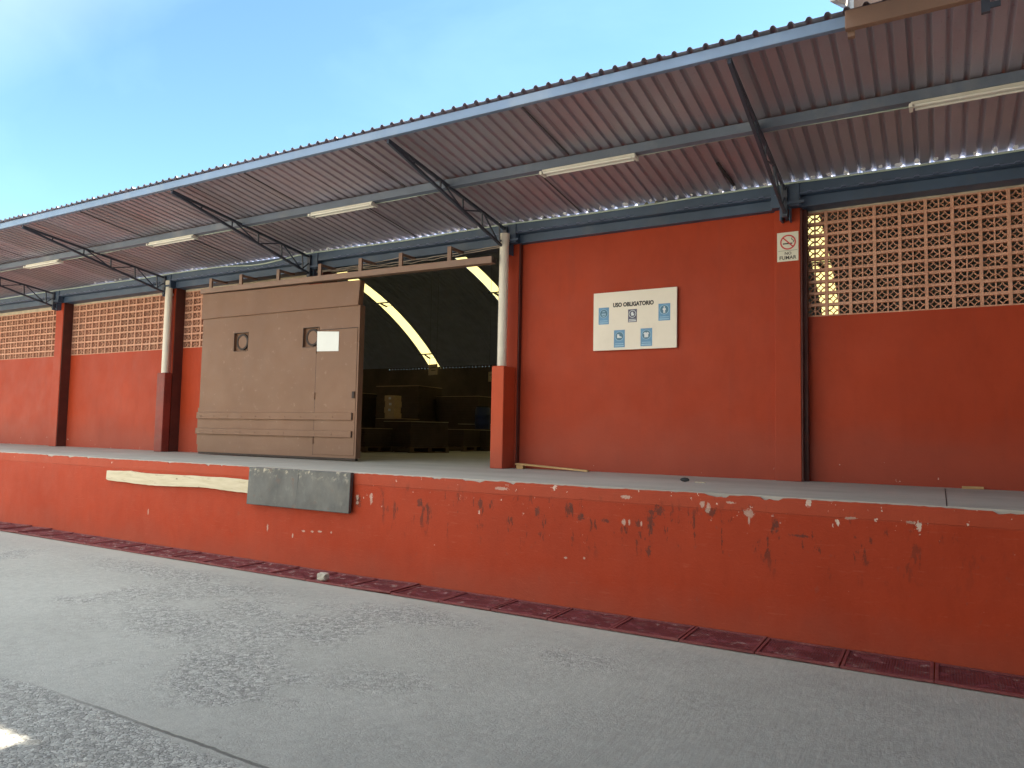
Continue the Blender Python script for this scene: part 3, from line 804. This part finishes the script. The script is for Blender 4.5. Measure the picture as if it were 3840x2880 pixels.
# ------------------------------------------------------------------ notice board
nb_ = thing('notice_board', (-3.24,.05,2.65), 'white notice board reading USO OBLIGATORIO with five blue safety stickers', 'notice board')
BX0, BX1, BZ0, BZ1, BY = -3.785, -2.700, 2.652, 3.386, .035
b = MB(); b.box(BX0, BX1, BY, BY+.022, BZ0, BZ1); b.build('board', M['board'], nb_, .003)
b = MB(); b.box(BX0+.1, BX1-.1, BY+.022, .08, BZ0+.12, BZ0+.16); b.build('batten', M['brownend'], nb_)
b = MB(); b.box(BX0+.1, BX1-.1, BY+.022, .08, BZ1-.16, BZ1-.12); b.build('batten', M['brownend'], nb_)
W_, H_ = BX1-BX0, BZ1-BZ0
def uv(u, v_): return BX0+u*W_, BZ1-v_*H_
x0,z0 = uv(.245,.268); x1,z1 = uv(.735,.190)
text_mesh('USO OBLIGATORIO', M['ink'], nb_, 'lettering', x0, x1, z0, z1, BY-.0015, bold=.055)
def sticker(u0,u1,va,vb,kind):
    x0,z1 = uv(u0,va); x1,z0 = uv(u1,vb); w = x1-x0; h = z1-z0; cx = (x0+x1)/2
    base = M['snavy'] if kind == 'glove' else M['sblue']
    b = MB(); b.box(x0,x1,BY-.002,BY-.0002,z0,z1); st = b.build('safety_sticker', base, nb_)
    cz = z1 - h*.36; r = w*.40
    b = MB(); b.ring(cx, cz, r*.90, r*1.02, BY-.0032, BY-.0021, 28); b.build('symbol_ring', M['sblue2'] if kind!='glove' else M['swhite'], st)
    b = MB(); b.disc(cx, cz, r*.88, BY-.0028, BY-.0021, 28); b.build('symbol_disc', M['sdeep'] if kind!='glove' else M['snavy'], st)
    yf, yb = BY-.0042, BY-.0029
    f_ = MB()
    if kind == 'face':
        f_.disc(cx, cz-r*.05, r*.52, yf, yb, 22, r*.66); 
        f_.build('symbol_figure', M['sblue2'], st)
        g_ = MB(); g_.box(cx-r*.55,cx+r*.55,yf-.001,yf-.0001,cz+r*.05,cz+r*.34); g_.box(cx-r*.3,cx+r*.3,yf-.001,yf-.0001,cz-r*.48,cz-r*.30)
        g_.build('symbol_goggles', M['sdeep'], st)
    elif kind == 'person':
        f_.disc(cx, cz+r*.52, r*.17, yf, yb, 16)
        f_.prism([(cx-r*.30,cz+r*.30),(cx+r*.30,cz+r*.30),(cx+r*.34,cz-r*.12),(cx+r*.19,cz-r*.12),(cx+r*.19,cz-r*.72),(cx+r*.04,cz-r*.72),(cx,cz-r*.2),(cx-r*.04,cz-r*.72),(cx-r*.19,cz-r*.72),(cx-r*.19,cz-r*.12),(cx-r*.34,cz-r*.12)][::-1], yf, yb)
        f_.build('symbol_figure', M['swhite'], st)
    elif kind == 'boot':
        f_.prism([(cx-r*.5,cz+r*.45),(cx-r*.05,cz+r*.45),(cx+r*.02,cz+r*.02),(cx+r*.5,cz-r*.12),(cx+r*.56,cz-r*.36),(cx-r*.52,cz-r*.36)][::-1], yf, yb)
        f_.build('symbol_figure', M['swhite'], st)
    elif kind == 'vest':
        f_.prism([(cx-r*.62,cz+r*.25),(cx-r*.28,cz+r*.55),(cx-r*.1,cz+r*.42),(cx+r*.1,cz+r*.42),(cx+r*.28,cz+r*.55),(cx+r*.62,cz+r*.25),(cx+r*.42,cz+r*.02),(cx+r*.42,cz-r*.55),(cx-r*.42,cz-r*.55),(cx-r*.42,cz+r*.02)][::-1], yf, yb)
        f_.build('symbol_figure', M['swhite'], st)
    else:
        f_.prism([(cx-r*.32,cz-r*.5),(cx+r*.3,cz-r*.5),(cx+r*.55,cz-r*.1),(cx+r*.5,cz+r*.08),(cx+r*.28,cz-r*.08),(cx+r*.2,cz+r*.5),(cx-r*.02,cz+r*.55),(cx-r*.28,cz+r*.45),(cx-r*.42,cz+r*.1)][::-1], yf, yb)
        f_.build('symbol_figure', M['swhite'], st)
    c_ = MB()
    c_.box(x0+w*.12,x1-w*.12,BY-.003,BY-.0021,z0+h*.19,z0+h*.235); c_.box(x0+w*.08,x1-w*.08,BY-.003,BY-.0021,z0+h*.06,z0+h*.13)
    c_.build('caption_band', M['sblue2'] if kind!='glove' else M['swhite'], st)
sticker(.066,.195,.26,.55,'face'); sticker(.43,.536,.32,.54,'glove'); sticker(.79,.925,.262,.545,'person')
sticker(.260,.393,.662,.958,'boot'); sticker(.582,.718,.657,.955,'vest')

# ------------------------------------------------------------------ no smoking sign
ns = thing('no_smoking_sign', (-1.42,-.004,3.55), 'cream NO FUMAR sign with a red crossed circle on the right pilaster', 'sign')
a, c_, z0, z1 = -1.541,-1.316,3.557,3.884
b = MB(); b.box(a,c_,-.008,-.001,z0,z1); b.build('plate', M['signwhite'], ns, .002)
cx, cz = -1.425, 3.770
b = MB(); b.ring(cx,cz,.069,.084,-.0105,-.0082,36); b.build('prohibition_ring', M['signred'], ns)
b = MB(); b.bar((cx-.051,-.0098,cz+.051),(cx+.051,-.0098,cz-.051),.0012,.014,up=(1,0,1)); b.build('prohibition_bar', M['signred'], ns)
b = MB(); b.box(cx-.055,cx+.045,-.0092,-.0082,cz-.022,cz-.008); b.build('cigarette', M['ink'], ns)
b = MB(); b.tube([(cx+.05+.012*math.sin(k*.8)-.02*(k>6)*.3, -.0092, cz-.005+k*.0065) for k in range(9)], .004, 6); b.build('smoke', M['ink'], ns)
b = MB(); b.box(a+.012,c_-.012,-.0088,-.0082,z0+.118,z0+.121); b.build('dividing_line', M['ink'], ns)
text_mesh('NO', M['ink'], ns, 'lettering', cx-.035, cx+.035, z0+.072, z0+.105, -.0095, bold=.02)
text_mesh('FUMAR', M['ink'], ns, 'lettering', cx-.09, cx+.088, z0+.020, z0+.060, -.0095, bold=.02)

# ------------------------------------------------------------------ dock plate, plank, offcut and litter
pl = thing('dock_plate', (-6.4,YD,.68), 'dark worn steel plate hanging on the dock face below the doorway', 'steel plate')
ysurf = YD-.009
for (xa, xb, dy) in ((-7.215,-6.385,0),(-6.380,-5.590,.002)):
    b = MB(); b.hexa([(xa-.012,ysurf-.068-dy,.682),(xb,ysurf-.068-dy,.682),(xb,ysurf-.025-dy,.682),(xa-.012,ysurf-.025-dy,.682),
                      (xa,ysurf-.055-dy,1.126),(xb,ysurf-.055-dy,1.126),(xb,ysurf-.001-dy,1.126),(xa,ysurf-.001-dy,1.126)])
    b.build('plate_half', M['plate'], pl, .006)
for x in (-6.9,-6.0):
    b = MB(); b.box(x-.05,x+.05,ysurf-.022,ysurf-.0005,.72,1.06); b.build('mounting_lug', M['truss'], pl)
top = [(-10.160,.957),(-9.642,.972),(-9.315,.955),(-8.305,.967),(-7.77,.972),(-7.24,.965)]
bot = [(-7.24,.806),(-7.602,.815),(-7.989,.833),(-9.039,.800),(-9.49,.807),(-10.121,.823),(-10.168,.838)]
poly = top + bot
def smooth_line(pts, n=6):
    out = []
    for (xa,za),(xb,zb_) in zip(pts, pts[1:]):
        for k in range(n): out.append((xa+(xb-xa)*k/n, za+(zb_-za)*k/n + random.uniform(-.003,.003)))
    return out + [pts[-1]]
b = MB(); b.prism((smooth_line(top)+smooth_line(bot))[::-1], ysurf-.040, ysurf-.0005)
tag(b.build('timber_plank', M['plank'], None, .004), 'pale weathered timber plank fixed along the red dock face left of the plate', 'plank')
nl = MB()
oc = thing('pallet_offcut', (-4.75,-.07,ZD), 'broken yellow pallet slat lying on the deck at the foot of the red wall', 'wood scrap', rz=0)
b = MB(); b.box(-4.80,-4.70,-.10,-.02,ZD,ZD+.052); b.build('block', M['pallet'], oc, .003)
b = MB(); b.hexa([(-4.81,-.115,ZD+.053),(-3.79,-.09,ZD+.001),(-3.79,-.015,ZD+.001),(-4.81,-.01,ZD+.053),(-4.81,-.115,ZD+.073),(-3.79,-.09,ZD+.021),(-3.79,-.015,ZD+.021),(-4.81,-.01,ZD+.073)]); b.build('slat', M['pallet'], oc, .003)
def blob(name, mat, loc, sx, sy, sz, lab, cat, seed, sub=2, blocky=.0):
    rr = random.Random(seed)
    bm = bmesh.new(); bmesh.ops.create_icosphere(bm, subdivisions=sub, radius=1)
    for v_ in bm.verts:
        n_ = v_.co.normalized(); k = 1+rr.uniform(-.07,.07)
        if blocky: mx_ = max(abs(n_.x),abs(n_.y),abs(n_.z)); k *= (1-blocky)+blocky/mx_
        v_.co = Vector((n_.x*k*sx, n_.y*k*sy, n_.z*k*sz))
    mn = min(v_.co.z for v_ in bm.verts)
    for v_ in bm.verts: v_.co.z -= mn
    me = bpy.data.meshes.new(name); bm.to_mesh(me); bm.free(); me.materials.append(mat)
    o = bpy.data.objects.new(name, me); COL.objects.link(o); o.location = loc
    return tag(o, lab, cat)
blob('stone_block', M['stone'], (-5.60,-2.72,.024), .056,.042,.036, 'squarish pale stone sitting on the front edge of the red drain', 'stone', 5, 3, .9)
blob('dark_scrap', M['black'], (-2.27,-1.03,ZD), .05,.03,.022, 'small dark scrap lying on the dock deck before the red wall', 'litter', 6)
b = MB(); b.box(-2.16,-2.06,-1.04,-1.01,ZD,ZD+.006); tag(b.build('pale_chip', M['plank']), 'flat pale sliver beside the dark scrap on the deck', 'litter')
b = MB(); b.bar((.18,.10,ZD+.015),(.36,.13,ZD+.015),.02,.025); tag(b.build('wood_stick', M['pallet']), 'short pale stick at the wall foot under the right breeze block screen', 'stick')

# ------------------------------------------------------------------ drain grates
PL = .573
def make_grate():
    t = thing('drain_grate', (0,-2.54,.004), 'x', 'drain grate', 'red mesh drain grates along the dock foot')
    L = PL/2-.004; y0, y1 = -2.786, -2.312
    b = MB()
    b.box(-L,L,y0,y0+.022,.004,.022); b.box(-L,L,y1-.022,y1,.004,.022)
    b.box(-L,-L+.022,y0+.022,y1-.022,.004,.022); b.box(L-.022,L,y0+.022,y1-.022,.004,.022)
    b.build('frame', M['grateframe'], t, .002)
    b = MB(); b.add([(-L+.02,y0+.02,.013),(L-.02,y0+.02,.013),(L-.02,y1-.02,.013),(-L+.02,y1-.02,.013)], [(0,1,2,3)])
    b.build('mesh', M['grate'], t)
    return t
gr = make_grate(); rg = random.Random(21); k = 0
x = -.06 - PL/2 + PL*3
gx = []
while x > -15: gx.append(x); x -= PL
for k, x in enumerate(gx):
    o = gr if k == 0 else copy_tree(gr)
    o.location.x = x
    o.rotation_euler = (rg.uniform(-.012,.004), rg.choice([0,0,.006,-.006,.03,-.028])*rg.uniform(.5,1), rg.uniform(-.006,.006))
    o.location.z = .004 + abs(o.rotation_euler.y)*PL/2 + abs(o.rotation_euler.x)*.2
    if abs(x+5.60) < PL/2: o.rotation_euler = (0,0,0); o.location.z = .004
    lab = 'red mesh drain grate lying in the row at the foot of the dock'
    if abs(x+5.60) < PL/2: lab = 'red mesh drain grate with the pale stone on its front edge'
    o['label'] = lab
# rubble that shows through the meshes
b = MB(); rr = random.Random(5)
for k in range(420):
    x = rr.uniform(-14,1.8); y = rr.uniform(-2.72,-2.33); s_ = rr.uniform(.012,.04)
    pts = [Vector((rr.uniform(-1,1),rr.uniform(-1,1),rr.uniform(-.5,.8)))*s_ for _ in range(6)]
    o_ = [Vector((1,0,0)),Vector((-1,0,0)),Vector((0,1,0)),Vector((0,-1,0)),Vector((0,0,1)),Vector((0,0,-1))]
    vs = [(x+(o_[j].x*s_+pts[j].x*.3), y+(o_[j].y*s_+pts[j].y*.3), -.16+s_*.5+(o_[j].z*s_*.6+pts[j].z*.2)) for j in range(6)]
    b.add(vs, [(0,2,4),(2,1,4),(1,3,4),(3,0,4),(2,0,5),(1,2,5),(3,1,5),(0,3,5)])
tag(b.build('drain_rubble', M['stone']), 'pale rubble and grit lying in the drain under the red mesh', 'rubble', kind='stuff')

# ------------------------------------------------------------------ inside the warehouse
def make_pallet(x, y, rz, label):
    t = thing('wooden_pallet', (x,y,ZD), label, 'pallet', 'pallets on the warehouse floor')
    w, d = 1.2, 1.0
    for yy in (-.45,0,.45):
        b = MB(); b.box(x-w/2,x+w/2,y+yy-.045,y+yy+.045,ZD+.02,ZD+.10); b.build('bearer', M['darkpallet'], t)
    for k in range(6):
        xx = x-w/2+.05+k*(w-.1)/5
        b = MB(); b.box(xx-.045,xx+.045,y-d/2,y+d/2,ZD+.101,ZD+.12); b.build('deck_board', M['darkpallet'], t)
    for k in (0,2.5,5):
        xx = x-w/2+.05+k*(w-.1)/5
        b = MB(); b.box(xx-.045,xx+.045,y-d/2,y+d/2,ZD,ZD+.0195); b.build('base_board', M['darkpallet'], t)
    t.rotation_euler.z = rz
    return t
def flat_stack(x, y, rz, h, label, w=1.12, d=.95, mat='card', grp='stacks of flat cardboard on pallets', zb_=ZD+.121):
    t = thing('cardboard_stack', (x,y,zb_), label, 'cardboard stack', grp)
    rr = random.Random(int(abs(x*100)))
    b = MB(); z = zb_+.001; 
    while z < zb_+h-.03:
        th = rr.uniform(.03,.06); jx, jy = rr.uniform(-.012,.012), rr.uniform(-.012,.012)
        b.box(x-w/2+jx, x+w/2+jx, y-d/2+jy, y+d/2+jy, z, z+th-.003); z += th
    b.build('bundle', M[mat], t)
    b = MB(); b.box(x-w/2-.01,x+w/2+.01,y-d/2-.01,y+d/2+.01,z,z+.012); b.build('lit_top_sheet', M['plank'] if h > .5 and h < .6 else M['card2'], t)  # pale colour stands in for door light caught on the top
    t.rotation_euler.z = rz
    return t
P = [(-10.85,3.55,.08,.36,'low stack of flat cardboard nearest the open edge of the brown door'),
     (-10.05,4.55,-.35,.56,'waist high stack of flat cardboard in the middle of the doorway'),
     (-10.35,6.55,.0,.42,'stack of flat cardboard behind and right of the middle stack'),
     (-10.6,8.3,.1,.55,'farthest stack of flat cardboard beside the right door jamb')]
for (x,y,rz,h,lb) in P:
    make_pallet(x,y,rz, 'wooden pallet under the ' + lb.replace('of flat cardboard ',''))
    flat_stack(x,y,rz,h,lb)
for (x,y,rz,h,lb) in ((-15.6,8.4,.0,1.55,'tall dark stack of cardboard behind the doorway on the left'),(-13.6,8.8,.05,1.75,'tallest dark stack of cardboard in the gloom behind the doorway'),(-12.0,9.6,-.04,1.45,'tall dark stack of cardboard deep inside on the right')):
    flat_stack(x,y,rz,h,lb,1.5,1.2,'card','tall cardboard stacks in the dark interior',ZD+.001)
bxl = ['topmost light carton of the small column inside the doorway','second light carton from the top inside the doorway','third light carton from the top inside the doorway','lowest light carton of the column, standing on dark cardboard']
t = flat_stack(-12.55,7.0,.05,.76,'dark cardboard stack carrying the column of light cartons',.9,.7,'card','tall cardboard stacks in the dark interior',ZD+.001)
for k in range(4):
    z0 = 1.9+.155*(3-k); dx = (-.01,.01,-.015,.012)[k]
    ct = thing('carton', (-12.56+dx,6.8,z0), bxl[k], 'carton', 'column of light cartons in the doorway')
    b = MB(); b.box(-12.72+dx,-12.40+dx,6.65,6.95,z0+.001,z0+.153); b.build('box', M['card2'], ct, .004)
    if k < 3:
        b = MB(); b.box(-12.58+dx,-12.50+dx,6.646,6.6495,z0+.05,z0+.11); b.build('print_mark', M['swhite'], ct)
dmt = thing('blue_drum', (-9.95,7.15,ZD+.55), 'blue plastic drum standing in the gloom by the right door jamb', 'drum')
flat_stack(-9.95,7.15,0,.53,'dark cardboard stack under the blue drum',.7,.7,'card','tall cardboard stacks in the dark interior',ZD+.001)
b = MB(); b.tube([(-9.95,7.15,z) for z in (1.68,1.70,1.8,1.82,1.84,2.0,2.02,2.04,2.18,2.22)], [.17,.19,.195,.205,.195,.195,.205,.195,.19,.16], 24); b.build('drum_body', M['bluedrum'], dmt)
b = MB(); b.tube([(-9.95,7.15,2.22),(-9.95,7.15,2.245)], .175, 24); b.build('lid', M['black'], dmt)
for (x, y, z, rz, lb) in ((-10.69,6.0,3.10,.0,'tan hanging sign below the long skylight strip'),(-10.20,8.0,3.07,.0,'tan hanging sign half hidden by the red casing at the right jamb')):
    t = thing('hanging_sign', (x,y,z), lb, 'hanging sign', 'tan signs hanging inside the warehouse')
    w, h = .19, .13
    b = MB(); b.box(x-w,x+w,y-.006,y+.006,z-h,z+h); b.build('board', M['hangsign'], t, .002)
    b = MB(); b.box(x-w*.75,x+w*.7,y-.0075,y-.0062,z+.035,z+.055); b.box(x-w*.4,x+w*.65,y-.0075,y-.0062,z-.03,z-.012); b.build('lettering_line', M['ink'], t)
    yy = y; zt_ = ZC + math.sqrt(RV*RV-(y-YC)**2)
    b = MB(); b.tube([(x-w*.8,y,z+h),(x-w*.8,y,zt_)], .004, 6); b.tube([(x+w*.8,y,z+h),(x+w*.8,y,zt_)], .004, 6); b.build('wire', M['truss'], t)
    t.rotation_euler.z = -.35

# ------------------------------------------------------------------ camera
yaw, pit, rol = R_(30.254), R_(3.785), R_(1.107)
f = Vector((-math.sin(yaw)*math.cos(pit), math.cos(yaw)*math.cos(pit), math.sin(pit)))
r = Vector((math.cos(yaw), math.sin(yaw), 0)); u = r.cross(f)
r2 = r*math.cos(rol) + u*math.sin(rol); u2 = -r*math.sin(rol) + u*math.cos(rol)
cam = bpy.data.cameras.new('camera'); co = bpy.data.objects.new('camera', cam); COL.objects.link(co)
cam.sensor_width = 36; cam.sensor_fit = 'HORIZONTAL'; cam.lens = 1585.995*36/2212
cam.clip_start = .05; cam.clip_end = 1500
mt = Matrix(((r2.x,u2.x,-f.x,0),(r2.y,u2.y,-f.y,-8.4781),(r2.z,u2.z,-f.z,1.6),(0,0,0,1)))
co.matrix_world = mt
sc.camera = co

# ------------------------------------------------------------------ light
sv = Vector((.613,.772,1)).normalized()
el = math.asin(sv.z); az = math.atan2(sv.x, sv.y)
w = bpy.data.worlds.new('World'); sc.world = w; w.use_nodes = True
nt = w.node_tree; bg = nt.nodes['Background']
sky = nt.nodes.new('ShaderNodeTexSky'); sky.sky_type = 'NISHITA'; sky.sun_disc = False
sky.sun_elevation = el; sky.sun_rotation = az; sky.altitude = 1500; sky.air_density = 1.0; sky.dust_density = 0.3; sky.ozone_density = 2.0
# thin wispy cloud mixed into the sky
tc = nt.nodes.new('ShaderNodeTexCoord')
mp = nt.nodes.new('ShaderNodeMapping'); mp.inputs['Scale'].default_value = (1.2,3.2,4.5); mp.inputs['Rotation'].default_value = (.3,.2,.9)
nt.links.new(tc.outputs['Generated'], mp.inputs[0])
nz = nt.nodes.new('ShaderNodeTexNoise'); nz.inputs['Scale'].default_value = 1.6; nz.inputs['Detail'].default_value = 8; nz.inputs['Roughness'].default_value = .55; nz.inputs['Distortion'].default_value = .4
nt.links.new(mp.outputs[0], nz.inputs[0])
mr = nt.nodes.new('ShaderNodeMapRange'); nt.links.new(nz.outputs[0], mr.inputs[0])
for i_, x_ in ((1,.50),(2,.78),(3,0.),(4,.12)): mr.inputs[i_].default_value = x_
mx = nt.nodes.new('ShaderNodeMix'); mx.data_type = 'RGBA'
nt.links.new(mr.outputs[0], mx.inputs[0]); nt.links.new(sky.outputs[0], mx.inputs[6]); mx.inputs[7].default_value = (3.0,3.9,4.9,1)
nrm = nt.nodes.new('ShaderNodeVectorMath'); nrm.operation = 'NORMALIZE'; nt.links.new(tc.outputs['Generated'], nrm.inputs[0])  # bright unseen cloud overhead and behind the viewer, added as fill light
dt = nt.nodes.new('ShaderNodeVectorMath'); dt.operation = 'DOT_PRODUCT'; nt.links.new(nrm.outputs[0], dt.inputs[0]); dt.inputs[1].default_value = (-.10,-.62,.78)
m2 = nt.nodes.new('ShaderNodeMapRange'); nt.links.new(dt.outputs['Value'], m2.inputs[0])
for i_, x_ in ((1,.12),(2,.75),(3,0.),(4,1.0)): m2.inputs[i_].default_value = x_
nz2 = nt.nodes.new('ShaderNodeTexNoise'); nz2.inputs['Scale'].default_value = 3.5; nz2.inputs['Detail'].default_value = 6
nt.links.new(tc.outputs['Generated'], nz2.inputs[0])
m3 = nt.nodes.new('ShaderNodeMapRange'); nt.links.new(nz2.outputs[0], m3.inputs[0])
for i_, x_ in ((1,.35),(2,.6),(3,.35),(4,1.0)): m3.inputs[i_].default_value = x_
mm = nt.nodes.new('ShaderNodeMath'); mm.operation = 'MULTIPLY'; nt.links.new(m2.outputs[0], mm.inputs[0]); nt.links.new(m3.outputs[0], mm.inputs[1])
cl = nt.nodes.new('ShaderNodeMix'); cl.data_type = 'RGBA'; nt.links.new(mm.outputs[0], cl.inputs[0]); nt.links.new(mx.outputs[2], cl.inputs[6]); cl.inputs[7].default_value = (8.8,7.75,8.5,1)
tint = nt.nodes.new('ShaderNodeMix'); tint.data_type = 'RGBA'; tint.blend_type = 'MULTIPLY'; tint.inputs[0].default_value = 1
nt.links.new(cl.outputs[2], tint.inputs[6]); tint.inputs[7].default_value = (1.0,1.2,1.08,1)
nt.links.new(tint.outputs[2], bg.inputs[0]); bg.inputs[1].default_value = .06
sl = bpy.data.lights.new('sun','SUN'); sl.energy = 5.0; sl.angle = R_(.53); sl.color = (1,.90,.72)
so_ = bpy.data.objects.new('sun', sl); COL.objects.link(so_); so_.rotation_euler = (-sv).to_track_quat('-Z','Y').to_euler(); so_.location = (10,10,20)

sc.view_settings.view_transform = 'Standard'; sc.view_settings.look = 'None'; sc.view_settings.gamma = 1
sc.view_settings.exposure = 2.4
sc.render.engine = 'CYCLES'
sc.cycles.use_denoising = True
sc.cycles.max_bounces = 10; sc.cycles.diffuse_bounces = 5; sc.cycles.transparent_max_bounces = 16
sc.cycles.sample_clamp_indirect = 8
